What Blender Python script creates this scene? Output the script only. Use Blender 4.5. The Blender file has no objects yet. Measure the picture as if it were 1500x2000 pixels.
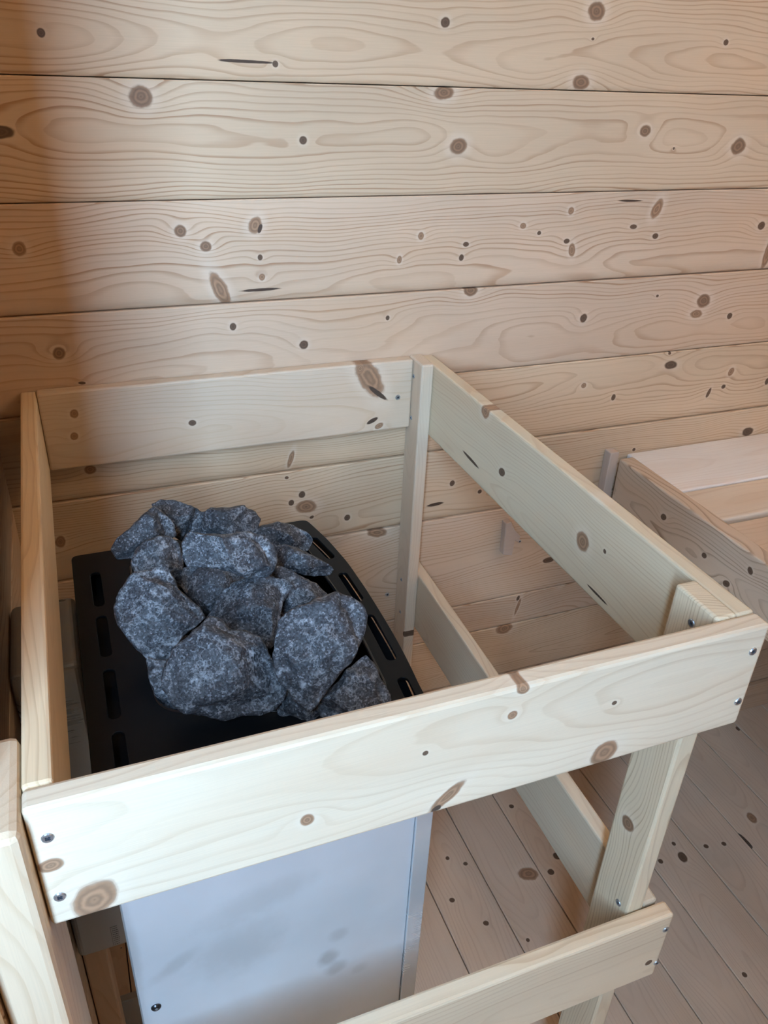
import bpy, bmesh, math, random
from mathutils import Vector, Matrix, noise

# ------------------------------------------------------------------ camera
SC = bpy.context.scene
FZ = 1.058                       # floor is z = 0, the guard's top rail is at z = FZ
CAM = Vector((0.0728, -0.3984, 0.4275 + FZ))
YAW, PITCH, ROLL, FPX = 0.3920, 0.5249, 0.0467, 1580.5
fw = Vector((math.sin(YAW) * math.cos(PITCH), math.cos(YAW) * math.cos(PITCH), -math.sin(PITCH)))
rt0 = Vector((math.cos(YAW), -math.sin(YAW), 0)); up0 = rt0.cross(fw)
RT = rt0 * math.cos(ROLL) + up0 * math.sin(ROLL)
UP = -rt0 * math.sin(ROLL) + up0 * math.cos(ROLL)
FW = fw
cd = bpy.data.cameras.new('camera'); cam = bpy.data.objects.new('camera', cd)
SC.collection.objects.link(cam)
cam.matrix_world = Matrix(((RT.x, UP.x, -FW.x, CAM.x), (RT.y, UP.y, -FW.y, CAM.y), (RT.z, UP.z, -FW.z, CAM.z), (0, 0, 0, 1)))
cd.sensor_fit = 'VERTICAL'; cd.sensor_height = 24; cd.lens = 24 * FPX / 2000; cd.clip_start = 0.01
SC.camera = cam

# ------------------------------------------------------------------ daylight
WALL_Y = 0.731; LEFT_X = -0.04; ROOM_X0 = -1.35; RIGHT_X = 2.15; FRONT_Y = -1.05; CEIL = 2.75
PART_Y = -0.02                   # free end of the partition to the left of the heater
WIN = (-0.48, -0.17, 1.18, 2.70)   # high window in the front wall: x from, x to, sill, head
w = bpy.data.worlds.new('World'); SC.world = w; w.use_nodes = True
bg = w.node_tree.nodes['Background']; bg.inputs[0].default_value = (0.44, 0.69, 1.0, 1); bg.inputs[1].default_value = 59.0
SC.view_settings.view_transform = 'Standard'; SC.view_settings.look = 'None'
SC.view_settings.gamma = 1; SC.view_settings.use_curve_mapping = False
SC.view_settings.exposure = 0.13
pl = bpy.data.lights.new('window_portal', 'AREA'); pl.shape = 'RECTANGLE'; pl.cycles.is_portal = True
pl.size = WIN[1] - WIN[0]; pl.size_y = WIN[3] - WIN[2]
po = bpy.data.objects.new('window_portal', pl); SC.collection.objects.link(po)
po.location = ((WIN[0] + WIN[1]) / 2, FRONT_Y - .09, (WIN[2] + WIN[3]) / 2)
po.rotation_euler = (math.pi / 2, 0, 0)

# ------------------------------------------------------------------ pixel helpers
def ray(u, v): return FW + RT * ((u - 750) / FPX) - UP * ((v - 1000) / FPX)
def onplane(u, v, axis, val):
    d = ray(u, v); return CAM + d * ((val - CAM[axis]) / d[axis])

# ------------------------------------------------------------------ node helpers
class NT:
    def __init__(s, tree): s.t = tree; s.n = tree.nodes; s.l = tree.links
    def put(s, sock, val):
        if isinstance(val, bpy.types.NodeSocket): s.l.new(val, sock)
        elif val is not None:
            if sock.type == 'RGBA' and len(val) == 3: val = (*val, 1)
            sock.default_value = val
    def m(s, op, a, b=None, c=None, clamp=False):
        n = s.n.new('ShaderNodeMath'); n.operation = op; n.use_clamp = clamp
        s.put(n.inputs[0], a)
        if b is not None: s.put(n.inputs[1], b)
        if c is not None: s.put(n.inputs[2], c)
        return n.outputs[0]
    def v(s, op, a, b=None):
        n = s.n.new('ShaderNodeVectorMath'); n.operation = op; s.put(n.inputs[0], a)
        if b is not None: s.put(n.inputs[1], b)
        return n.outputs[0]
    def sep(s, a):
        n = s.n.new('ShaderNodeSeparateXYZ'); s.put(n.inputs[0], a); return n.outputs
    def comb(s, x, y, z):
        n = s.n.new('ShaderNodeCombineXYZ')
        for i, q in enumerate((x, y, z)): s.put(n.inputs[i], q)
        return n.outputs[0]
    def ss(s, x, a, b):
        n = s.n.new('ShaderNodeMapRange'); n.interpolation_type = 'SMOOTHSTEP'
        s.put(n.inputs[0], x); s.put(n.inputs[1], a); s.put(n.inputs[2], b); return n.outputs[0]
    def lin(s, x, a, b, c, d):
        n = s.n.new('ShaderNodeMapRange')
        for i, q in enumerate((x, a, b, c, d)): s.put(n.inputs[i], q)
        return n.outputs[0]
    def noise(s, vec, scale=1, detail=2, rough=.5):
        n = s.n.new('ShaderNodeTexNoise'); s.put(n.inputs['Vector'], vec); s.put(n.inputs['Scale'], scale)
        n.inputs['Detail'].default_value = detail; n.inputs['Roughness'].default_value = rough; return n.outputs[0]
    def mix(s, f, a, b, mode='MIX'):
        n = s.n.new('ShaderNodeMix'); n.data_type = 'RGBA'; n.blend_type = mode
        s.put(n.inputs[0], f); s.put(n.inputs[6], a); s.put(n.inputs[7], b); return n.outputs[2]

def new_mat(name):
    m = bpy.data.materials.new(name); m.use_nodes = True
    nt = NT(m.node_tree); return m, nt, nt.n['Principled BSDF']

def simple_mat(name, col, rough=.5, metal=0, bump=0, bscale=200):
    m, nt, b = new_mat(name)
    tc = nt.n.new('ShaderNodeTexCoord').outputs['Object']
    no = nt.noise(tc, 40, 3)
    nt.put(b.inputs['Base Color'], nt.mix(no, [c * .92 for c in col], [min(1, c * 1.08) for c in col]))
    b.inputs['Roughness'].default_value = rough; b.inputs['Metallic'].default_value = metal
    if bump:
        bn = nt.n.new('ShaderNodeBump'); bn.inputs['Strength'].default_value = bump; bn.inputs['Distance'].default_value = .001
        nt.put(bn.inputs['Height'], nt.noise(tc, bscale, 3)); nt.l.new(bn.outputs[0], b.inputs['Normal'])
    return m

# knot group: adds one knot to the growth-ring field and to the knot masks
def make_knot_group():
    g = bpy.data.node_groups.new('Knot', 'ShaderNodeTree')
    I = g.interface
    for nm, ty in (('X', 'F'), ('Y', 'F'), ('Wob', 'F'), ('Cx', 'F'), ('Cy', 'F'), ('Ax', 'F'), ('Ay', 'F'), ('Cos', 'F'), ('Sin', 'F'),
                   ('Dark', 'F'), ('Loop', 'F'), ('Halo', 'F'), ('Phase', 'F'), ('Mask', 'F'), ('R', 'F'), ('D', 'F'), ('H', 'F')):
        I.new_socket(nm, in_out='INPUT', socket_type='NodeSocketFloat')
    for nm in ('Phase', 'Mask', 'R', 'D', 'H'): I.new_socket(nm, in_out='OUTPUT', socket_type='NodeSocketFloat')
    t = NT(g); gi = g.nodes.new('NodeGroupInput').outputs; go = g.nodes.new('NodeGroupOutput').inputs
    i = {s.name: s for s in gi}
    dx = t.m('SUBTRACT', i['X'], i['Cx']); dy = t.m('SUBTRACT', i['Y'], i['Cy'])
    ex = t.m('DIVIDE', t.m('ADD', t.m('MULTIPLY', dx, i['Cos']), t.m('MULTIPLY', dy, i['Sin'])), i['Ax'])
    ey = t.m('DIVIDE', t.m('SUBTRACT', t.m('MULTIPLY', dy, i['Cos']), t.m('MULTIPLY', dx, i['Sin'])), i['Ay'])
    r = t.m('SQRT', t.m('ADD', t.m('MULTIPLY', ex, ex), t.m('MULTIPLY', ey, ey)))
    r = t.m('ADD', r, i['Wob'])
    # grain bulge, stretched along the grain
    a = t.m('MAXIMUM', i['Ax'], i['Ay'])
    gx = t.m('DIVIDE', dx, t.m('MULTIPLY', a, 3.0)); gy = t.m('DIVIDE', dy, t.m('MULTIPLY', a, 1.9))
    e = t.m('EXPONENT', t.m('MULTIPLY', t.m('ADD', t.m('MULTIPLY', gx, gx), t.m('MULTIPLY', gy, gy)), -1.0))
    nt_ph = t.m('MULTIPLY_ADD', e, i['Loop'], i['Phase'])
    mk = t.ss(r, 1.1, .8)
    inv = t.m('SUBTRACT', 1.0, mk)
    t.put(go['Phase'], nt_ph)
    t.put(go['Mask'], t.m('MAXIMUM', mk, i['Mask']))
    t.put(go['R'], t.m('ADD', t.m('MULTIPLY', i['R'], inv), t.m('MULTIPLY', r, mk)))
    t.put(go['D'], t.m('ADD', t.m('MULTIPLY', i['D'], inv), t.m('MULTIPLY', i['Dark'], mk)))
    hl = t.m('MULTIPLY', t.ss(r, 2.1, .9), i['Halo'])
    t.put(go['H'], t.m('MAXIMUM', hl, i['H']))
    return g
KG = make_knot_group()

KT = {'d': (.82, .8, .2), 'g': (.40, 2.4, .26), 'b': (.14, 1.2, .28), 'c': (1., 0, 0), 'o': (.0, 1.6, 0)}   # dark, loop, halo
def wood(name, knots=(), seed=0, freq=170, y0=0.0, z0=.035, wave=.06, early=(.70, .535, .375), late=(.44, .265, .15), line=.62,
         rough=.55, pale=(.83, .73, .60), rnd=False):
    m, nt, b = new_mat(name)
    tc = nt.n.new('ShaderNodeTexCoord').outputs['Object']
    x, y, z = nt.sep(tc)
    off = (seed * 7.31, seed * 3.17, seed * 5.77)
    if rnd:
        oi = nt.n.new('ShaderNodeObjectInfo').outputs['Random']
        k = nt.m('MULTIPLY', oi, 90); offv = nt.comb(k, k, k)
        p = nt.v('ADD', tc, offv)
        y0s = nt.m('MULTIPLY_ADD', oi, .12, -.06)
    else:
        p = nt.v('ADD', tc, off); y0s = y0
    n1 = nt.noise(nt.v('MULTIPLY', p, (1.6, 3.5, 3.5)), 1, 2)
    n2 = nt.noise(nt.v('MULTIPLY', nt.v('ADD', p, (11, 3, 8)), (2.6, 8, 8)), 1, 2)
    yy = nt.m('ADD', nt.m('SUBTRACT', y, y0s), nt.m('MULTIPLY_ADD', n2, .05, -.025))
    zz = nt.m('ADD', nt.m('SUBTRACT', z, -z0), nt.m('MULTIPLY_ADD', n1, wave * 2, -wave))
    R = nt.m('SQRT', nt.m('ADD', nt.m('MULTIPLY', yy, yy), nt.m('MULTIPLY', zz, zz)))
    n3 = nt.noise(nt.v('MULTIPLY', p, (9, 40, 40)), 1, 2)
    ph = nt.m('ADD', nt.m('MULTIPLY', R, freq), nt.m('MULTIPLY', n3, .9))
    mask = rr = dd = hh = None
    wob = nt.m('MULTIPLY_ADD', nt.noise(p, 70, 2), .44, -.22)
    for (cx, cy, ax, ay, rot, ty) in knots:
        g = nt.n.new('ShaderNodeGroup'); g.node_tree = KG
        dk, lp, ha = KT[ty]
        if ty == 'd' and max(ax, ay) > .008: lp = 1.8
        for nm, val in (('X', x), ('Y', y), ('Wob', wob), ('Cx', cx), ('Cy', cy), ('Ax', ax), ('Ay', ay), ('Cos', math.cos(rot)), ('Sin', math.sin(rot)),
                        ('Dark', dk), ('Loop', lp), ('Halo', ha), ('Phase', ph), ('Mask', mask or 0.), ('R', rr or 0.), ('D', dd or 0.), ('H', hh or 0.)):
            nt.put(g.inputs[nm], val)
        ph, mk2, rr, dd, hh = (g.outputs[k] for k in ('Phase', 'Mask', 'R', 'D', 'H'))
        if ty == 'o': rr, dd = rr, dd; mk2 = mask or nt.m('MULTIPLY', mk2, 0.)
        mask = mk2
    fr = nt.m('FRACT', ph); fl = nt.m('FLOOR', ph)
    amp = nt.noise(nt.comb(nt.m('MULTIPLY', fl, 3.7), nt.m('MULTIPLY', x, 1.3), seed + .5), 1, 1)
    amp = nt.lin(amp, .3, .7, .15, 1.)
    ln = nt.m('MULTIPLY', nt.ss(fr, .55, .93), nt.ss(fr, 1.0, .94))
    flat = nt.lin(nt.m('DIVIDE', nt.m('ABSOLUTE', yy), nt.m('ADD', R, .0005)), .05, .5, .55, 1.)
    ln = nt.m('MULTIPLY', nt.m('MULTIPLY', nt.m('MULTIPLY', ln, amp), line), flat)
    col = nt.mix(ln, early, late)
    big = nt.noise(nt.v('MULTIPLY', p, (1.8, 7, 7)), 1, 3)
    fib = nt.noise(nt.v('MULTIPLY', p, (14, 900, 900)), 1, 2)
    val = nt.m('ADD', nt.lin(big, .3, .7, .90, 1.08), nt.lin(fib, .3, .7, -.03, .03))
    col = nt.mix(1., col, nt.comb(val, val, val), 'MULTIPLY')
    warm = nt.noise(nt.v('MULTIPLY', nt.v('ADD', p, (5, 9, 2)), (2.5, 12, 12)), 1, 2)
    col = nt.mix(nt.lin(warm, .45, .75, 0, .3), col, (.66, .42, .24))
    if mask is not None:
        col = nt.mix(hh, col, pale)
        kc = nt.mix(dd, (.40, .225, .125), (.040, .019, .012))
        ring = nt.m('MULTIPLY_ADD', nt.m('SINE', nt.m('MULTIPLY', rr, 17.)), .22, .95)
        edge = nt.m('SUBTRACT', ring, nt.m('MULTIPLY', nt.ss(rr, .6, .95), .25))
        core = nt.m('SUBTRACT', edge, nt.m('MULTIPLY', nt.ss(rr, .35, .0), .35))
        kc = nt.mix(1., kc, nt.comb(core, core, core), 'MULTIPLY')
        col = nt.mix(nt.m('MULTIPLY', mask, .93), col, kc)
    nt.put(b.inputs['Base Color'], col)
    nt.put(b.inputs['Roughness'], nt.lin(fib, .2, .8, rough - .08, rough + .1))
    b.inputs['Specular IOR Level'].default_value = .35
    bn = nt.n.new('ShaderNodeBump'); bn.inputs['Strength'].default_value = .12; bn.inputs['Distance'].default_value = .0008
    nt.put(bn.inputs['Height'], fib); nt.l.new(bn.outputs[0], b.inputs['Normal'])
    return m

# ------------------------------------------------------------------ object helpers
C = SC.collection
def link(name, me, mat, parent=None, loc=(0, 0, 0)):
    o = bpy.data.objects.new(name, me); C.objects.link(o)
    if mat and not me.materials: me.materials.append(mat)
    if parent: o.parent = parent
    o.location = loc; return o
def empty(name, loc=(0, 0, 0)):
    o = bpy.data.objects.new(name, None); o.empty_display_size = .05; C.objects.link(o); o.location = loc; return o
def tag(o, label, cat, group=None):
    o['label'] = label; o['category'] = cat
    if group: o['group'] = group
    return o
def struct(o, label=None):
    o['kind'] = 'structure'
    if label: o['label'] = label
    return o
def bm_mesh(bm, name, smooth=True):
    me = bpy.data.meshes.new(name); bm.normal_update(); bm.to_mesh(me); bm.free()
    for p in me.polygons: p.use_smooth = smooth
    return me
AX = {'x': Vector((1, 0, 0)), 'y': Vector((0, 1, 0)), 'z': Vector((0, 0, 1))}
MESHES = {}
def box_mesh(dx, dy, dz, bev, seg=2):
    key = (round(dx, 5), round(dy, 5), round(dz, 5), bev, seg)
    bm = bmesh.new(); bmesh.ops.create_cube(bm, size=1)
    bmesh.ops.scale(bm, vec=(dx, dy, dz), verts=bm.verts)
    if bev: bmesh.ops.bevel(bm, geom=bm.edges[:], offset=bev, segments=seg, affect='EDGES', profile=.5)
    return bm_mesh(bm, 'board', False)
class Board:
    """a board given by world bounds, grain axis and face axis; local X = grain, Y = width, Z = face normal"""
    def __init__(s, lo, hi, grain, face, sign=-1):
        s.lo = Vector(lo); s.hi = Vector(hi); s.c = (s.lo + s.hi) / 2; s.d = s.hi - s.lo
        s.X = AX[grain]; s.Z = AX[face] * sign; s.Y = s.Z.cross(s.X)
        s.dim = [abs(s.d.dot(a)) for a in (s.X, s.Y, s.Z)]
        s.face_axis = 'xyz'.index(face); s.face_val = (s.lo if sign < 0 else s.hi)[s.face_axis]
    def local(s, P): q = P - s.c; return q.dot(s.X), q.dot(s.Y)
    def knots(s, lst):
        out = []
        for k in lst:
            u, v, rx, ry = k[:4]; rot = k[4] if len(k) > 5 else 0; ty = k[-1]
            f = lambda a, b: s.local(onplane(a, b, s.face_axis, s.face_val))
            x, y = f(u, v)
            ca, sa = math.cos(math.radians(rot)), math.sin(math.radians(rot))
            x1, y1 = f(u + rx * ca, v - rx * sa); x2, y2 = f(u + ry * sa, v + ry * ca)
            ax = math.hypot(x1 - x, y1 - y); ay = math.hypot(x2 - x, y2 - y)
            out.append((x, y, ax, ay, math.atan2(y1 - y, x1 - x), ty))
        return out
    def build(s, name, mat, parent=None, bev=.002, seg=2, me=None, tilt=None):
        me = me or box_mesh(*s.dim, bev, seg)
        o = link(name, me, mat)
        M = Matrix((s.X, s.Y, s.Z)).transposed().to_4x4()
        if tilt: M = tilt @ M
        o.rotation_euler = M.to_euler()
        o.location = s.c
        if parent: o.parent = parent; o.location = s.c - parent.location
        return o

# profile plank: face with a rounded lower edge (a shadow line at every joint)
def plank_mesh(L, H, T, r_low=.010, d_low=.004, up=.0015):
    prof = [(-H / 2, -T / 2), (-H / 2, T / 2 - d_low)]
    for i in range(1, 9):
        a = i / 8 * math.pi / 2
        prof.append((-H / 2 + r_low * math.sin(a) * 1.0 if False else -H / 2 + r_low * (1 - math.cos(a)), T / 2 - d_low + d_low * math.sin(a)))
    prof += [(H / 2 - up, T / 2), (H / 2, T / 2 - up), (H / 2, -T / 2)]
    bm = bmesh.new()
    a = [bm.verts.new((-L / 2, y, z)) for y, z in prof]; b = [bm.verts.new((L / 2, y, z)) for y, z in prof]
    n = len(prof)
    for i in range(n): bm.faces.new((a[i], b[i], b[(i + 1) % n], a[(i + 1) % n]))
    bm.faces.new(a); bm.faces.new(b[::-1])
    bmesh.ops.recalc_face_normals(bm, faces=bm.faces)
    return bm_mesh(bm, 'plank', False)

# ------------------------------------------------------------------ shell
WALLTONE = dict(early=(.655, .485, .335), late=(.36, .18, .085))
wood_any = wood('spruce_planks', seed=40, rnd=True, **WALLTONE)
wood_floor = wood('spruce_floorboards', seed=60, rnd=True, freq=210, early=(.75, .59, .45), late=(.50, .33, .22), line=.45, rough=.45)
dark_mat = simple_mat('shadow_gap_felt', (.05, .035, .025), .9)

zj = [.934, .795, .656, .517, .379, .240, .1015, -.037, -.176, -.3145, -.524, -.598, -.731, -.869, -1.058]
WK = {
 3: [(80, 64, 9, 10, 'd'), (870, 44, 9, 11, 'd'), (1165, 22, 17, 20, 'g'), (1135, 161, 17, 15, 'g'), (1418, 83, 5, 6, 'd'), (480, 120, 56, 3.5, -3, 'c'), (538, 125, 6, 7, 'd'), (1158, 76, 3, 3, 'd')],
 4: [(275, 189, 24, 23, 'g'), (0, 258, 30, 14, 'd'), (592, 274, 8, 9, 'd'), (867, 181, 20, 15, 'g'), (895, 286, 17, 17, 'g'), (1260, 256, 11, 12, 'g'), (1442, 286, 14, 16, 'g'), (1316, 290, 2, 3, 'd')],
 5: [(352, 451, 13, 13, 'g'), (402, 481, 12, 11, 'g'), (498, 440, 14, 18, -30, 'b'), (508, 446, 4, 10, -20, 'c'), (38, 486, 15, 15, 'b'), (430, 565, 15, 38, 28, 'b'), (508, 566, 42, 3, 4, 'c'),
     (508, 503, 5, 6, 'd'), (512, 541, 6, 7, 'b'), (822, 461, 6, 8, 'b'), (910, 477, 6, 5, 'd'), (901, 503, 5, 7, 'd'), (780, 507, 5, 8, 'b'), (1022, 441, 6, 6, 'b'), (1053, 455, 4, 4, 'd'),
     (1115, 412, 6, 8, 'b'), (1107, 471, 6, 5, 'd'), (1117, 488, 7, 13, 15, 'b'), (1237, 443, 7, 5, 'd'), (1283, 408, 9, 22, -30, 'b'), (1280, 461, 6, 6, 'd'), (1487, 441, 7, 8, 'd'), (1231, 392, 24, 2, 'c'), (1499, 495, 7, 30, 'b')],
 6: [(455, 638, 7, 8, 'd'), (757, 621, 4, 5, 'd'), (593, 673, 9, 9, 'd'), (115, 690, 13, 13, 'g'), (919, 567, 14, 11, 'g'), (1140, 621, 7, 9, 'd'), (1374, 588, 13, 13, 'g'), (1284, 578, 3, 3, 'd'), (1425, 617, 5, 6, 'd'), (918, 650, 24, 14, 'o'), (1360, 613, 12, 8, 'b'), (160, 748, 8, 3, 'd')],
 7: [(1310, 713, 13, 8, 'd'), (1308, 690, 3, 3, 'd'), (1428, 726, 5, 9, -15, 'b'), (1198, 776, 4, 6, 'd'), (1140, 753, 5, 5, 'b'), (1413, 755, 4, 4, 'd'), (1384, 767, 3, 11, -15, 'd'), (1498, 745, 4, 6, 'd'), (568, 897, 5, 18, -8, 'b'), (176, 917, 12, 9, 'b')],
 8: [(590, 966, 7, 7, 'd'), (569, 982, 6, 6, 'd'), (598, 990, 22, 13, 'b'), (609, 1010, 5, 3, 25, 'd'), (678, 1011, 6, 6, 'd'), (560, 933, 4, 3, 'd'), (883, 944, 5, 6, 'd'), (937, 960, 4, 4, 'd'), (850, 985, 18, 3, 12, 'c'), (725, 973, 26, 8, 'o'), (1460, 843, 11, 8, 'd'), (1238, 878, 3, 3, 'd'), (118, 1058, 10, 12, 'b')],
 9: [(737, 1040, 20, 9, 'b'), (1071, 1094, 12, 5, 8, 'd'), (880, 1065, 22, 5, 10, 'o')],
 10: [(1012, 1168, 3, 5, 'd'), (1011, 1185, 3, 16, 'b'), (1105, 1128, 6, 18, -25, 'b')],
 11: [(985, 1228, 17, 9, 10, 'b'), (1030, 1260, 25, 10, 'o')],
}
TINT = [(.655, .49, .33), (.66, .49, .345), (.645, .475, .335), (.665, .49, .325)]
wb = struct(empty('wall_back', (0, WALL_Y, 0)), 'back wall of pale knotty horizontal spruce planks')
random.seed(3)
backing = link('backing', box_mesh(RIGHT_X - ROOM_X0 + .3, .02, CEIL, 0), dark_mat, wb, ((RIGHT_X + ROOM_X0) / 2, .034, CEIL / 2))
for i in range(len(zj) - 1):
    lo = zj[i + 1] + FZ; hi = zj[i] + FZ
    b = Board((ROOM_X0, WALL_Y, lo + .0006), (RIGHT_X, WALL_Y + .024, hi - .0006), 'x', 'y', -1)
    mt = wood('back_wall_plank_%d' % i, b.knots(WK[i]), seed=i * 1.7 + 2, y0=random.uniform(-.05, .05), z0=random.uniform(.01, .05), freq=random.uniform(170, 230), line=.82, early=TINT[i % 4], late=WALLTONE['late']) if i in WK else wood_any
    big = i in (5, 7, 8)
    me = plank_mesh(b.dim[0], b.dim[1], b.dim[2], .016 if big else .008, .006 if big else .003)
    b.build('plank', mt, wb, me=me)
zt = .934 + FZ
while zt < CEIL - .01:
    z2 = min(zt + .1386, CEIL); Board((ROOM_X0, WALL_Y, zt + .0006), (RIGHT_X, WALL_Y + .024, z2 - .0006), 'x', 'y').build('plank', wood_any, wb, .002, 1); zt = z2

def side_wall(name, axis, val, a0, a1, sign, label, hole=None, th=.024, zmax=CEIL):
    root = struct(empty(name, (val, 0, 0) if axis == 'x' else (0, val, 0)), label)
    lv = [CEIL] + [.934 + FZ + .1386 * k_ for k_ in (4, 3, 2, 1) if .934 + FZ + .1386 * k_ < CEIL - .02] + [z + FZ for z in zj]
    for i in range(len(lv) - 1):
        hi, lo = lv[i] - .0006, lv[i + 1] + .0006
        spans = [(a0, a1)]
        if hole and lo < hole[3] - .01 and hi > hole[2] + .01: spans = [(a0, hole[0]), (hole[1], a1)]
        for s0, s1 in spans:
            q = sorted((val, val - sign * th))
            b = Board((q[0], s0, lo), (q[1], s1, hi), 'y', 'x', sign) if axis == 'x' else Board((s0, q[0], lo), (s1, q[1], hi), 'x', 'y', sign)
            b.build('plank', wood_any, root, bev=.002, seg=1)
    return root
wp = side_wall('wall_partition', 'x', LEFT_X, PART_Y, WALL_Y - .0005, 1, 'short plank partition to the left of the heater', th=.075)
wl = side_wall('wall_left', 'x', ROOM_X0, FRONT_Y, WALL_Y, 1, 'left wall of horizontal spruce planks')
wr = side_wall('wall_right', 'x', RIGHT_X, FRONT_Y, WALL_Y, -1, 'right wall of horizontal spruce planks')
wf = side_wall('wall_front', 'y', FRONT_Y, ROOM_X0, RIGHT_X, 1, 'front wall of horizontal spruce planks with the window', WIN)
Board((ROOM_X0 - .06, FRONT_Y - .1, 0), (ROOM_X0 - .026, WALL_Y + .1, CEIL), 'z', 'x', -1).build('backing', dark_mat, wl, 0)
Board((RIGHT_X + .026, FRONT_Y - .1, 0), (RIGHT_X + .06, WALL_Y + .1, CEIL), 'z', 'x', -1).build('backing', dark_mat, wr, 0)
for x0_, x1_, z0_, z1_ in ((ROOM_X0 - .06, WIN[0], 0, CEIL), (WIN[1], RIGHT_X + .06, 0, CEIL), (WIN[0], WIN[1], WIN[3], CEIL), (WIN[0], WIN[1], 0, WIN[2])):
    Board((x0_, FRONT_Y - .07, z0_), (x1_, FRONT_Y - .026, z1_), 'z', 'y', -1).build('cladding', wood_any, wf, .001)
# lining on the free end of the partition, and the window frame
jw = wood('jamb_wood', seed=77, early=(.70, .54, .37))
Board((LEFT_X - .082, PART_Y - .02, 0), (LEFT_X + .0, PART_Y - .0005, CEIL), 'z', 'y', -1).build('end_board', jw, wp, .003)
tr = struct(empty('window_1', ((WIN[0] + WIN[1]) / 2, FRONT_Y, WIN[2])), 'high window with a plain wooden frame in the front wall')
for x0_, x1_ in ((WIN[0], WIN[0] + .022), (WIN[1] - .022, WIN[1])):
    Board((x0_ + .0005, FRONT_Y - .075, WIN[2]), (x1_ - .0005, FRONT_Y + .006, WIN[3]), 'z', 'x', 1).build('window_frame', wood_any, tr, .003)
for z0_, z1_ in ((WIN[2], WIN[2] + .022), (WIN[3] - .022, WIN[3])):
    Board((WIN[0] + .023, FRONT_Y - .075, z0_), (WIN[1] - .023, FRONT_Y + .006, z1_), 'x', 'z', -1).build('window_frame', wood_any, tr, .003)

FK = [(1032, 1707, 20, 13, 'b'), (1088, 1672, 8, 7, 'd'), (1076, 1703, 7, 6, 'd'), (874, 1676, 4, 4, 'd'), (909, 1687, 5, 4, 'd'), (883, 1758, 6, 5, 'd'), (949, 1803, 6, 5, 'd'), (999, 1575, 5, 4, 'd'),
      (1333, 1674, 9, 10, 'd'), (1468, 1597, 9, 10, 'b'), (1379, 1653, 5, 4, 'd'), (1414, 1648, 5, 4, 'd'), (1290, 1682, 5, 5, 'd'), (1454, 1904, 5, 5, 'd'), (1316, 1648, 4, 4, 'd'), (1466, 1653, 4, 4, 'd'), (1031, 1836, 4, 4, 'd'), (1455, 1640, 22, 2.5, -45, 'c'), (1441, 1423, 4, 4, 'd')]
fl = struct(empty('floor', (0, 0, 0)), 'floor of long pale pine boards')
Board((ROOM_X0 - .1, FRONT_Y - .1, -.06), (RIGHT_X, WALL_Y + .02, -.021), 'y', 'z', 1).build('subfloor', dark_mat, fl, 0)
x = .590 - .1175 * 17; k = 0
fme = box_mesh(WALL_Y + .02 - FRONT_Y, .1175 - .0022, .02, .0012, 1)
while x < RIGHT_X + .05:
    b = Board((x + .0011, FRONT_Y, -.02), (x + .1175 - .0011, WALL_Y + .02, 0), 'y', 'z', 1)
    mine = [q for q in FK if x < onplane(q[0], q[1], 2, 0).x < x + .1175]
    mt = wood('floorboard_%d' % k, b.knots(mine), seed=90 + k * 1.3, y0=random.uniform(-.04, .04), freq=200, early=(.75, .59, .45), late=(.50, .33, .22), line=.45, rough=.45) if mine else wood_floor
    me = fme.copy(); me.materials.clear()
    b.build('floorboard', mt, fl, me=me); x += .1175; k += 1
ce = struct(empty('ceiling', (0, 0, CEIL)), 'ceiling of pale spruce boards')
x = ROOM_X0 - .05
while x < RIGHT_X:
    Board((x + .0005, FRONT_Y, CEIL), (min(x + .12, RIGHT_X + .05) - .0005, WALL_Y + .05, CEIL + .03), 'y', 'z', -1).build('ceiling_board', wood_any, ce, .002); x += .12
bb = struct(Board((LEFT_X + .02, WALL_Y - .014, 0.0), (RIGHT_X, WALL_Y - .0005, .086), 'x', 'y').build('baseboard_back', wood('skirting_wood', seed=33, **WALLTONE), None, .003), 'plain wooden skirting board along the back wall')
gr = bm = bmesh.new(); bmesh.ops.create_grid(bm, x_segments=1, y_segments=1, size=12)
struct(link('ground', bm_mesh(bm, 'ground'), simple_mat('gravel_yard', (.22, .22, .19), .9), None, (-.4, FRONT_Y - 12.1, -.15)), 'plain yard outside the window')

# ------------------------------------------------------------------ added lamp out of view, warm fill for the right side
LAMP = (1.75, -.35, CEIL - .12)
lamp = tag(empty('added_fill_lamp', (LAMP[0], LAMP[1], CEIL - .2)), 'added unseen round opal lamp giving warm fill light', 'lamp')
lm, ln_, lb_ = new_mat('fill_lamp_glow'); lb_.inputs['Base Color'].default_value = (.9, .85, .75, 1)
lb_.inputs['Emission Color'].default_value = (1, .80, .55, 1); lb_.inputs['Emission Strength'].default_value = 80
bm = bmesh.new(); bmesh.ops.create_uvsphere(bm, u_segments=24, v_segments=14, radius=.07)
link('fill_lamp_globe', bm_mesh(bm, 'fill_lamp_globe'), lm, lamp, (0, 0, .08))
bm = bmesh.new(); bmesh.ops.create_cone(bm, cap_ends=True, segments=24, radius1=.045, radius2=.055, depth=.05)
link('fill_lamp_base', bm_mesh(bm, 'fill_lamp_base', False), simple_mat('fill_lamp_porcelain', (.75, .73, .7), .4), lamp, (0, 0, .174))

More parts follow.
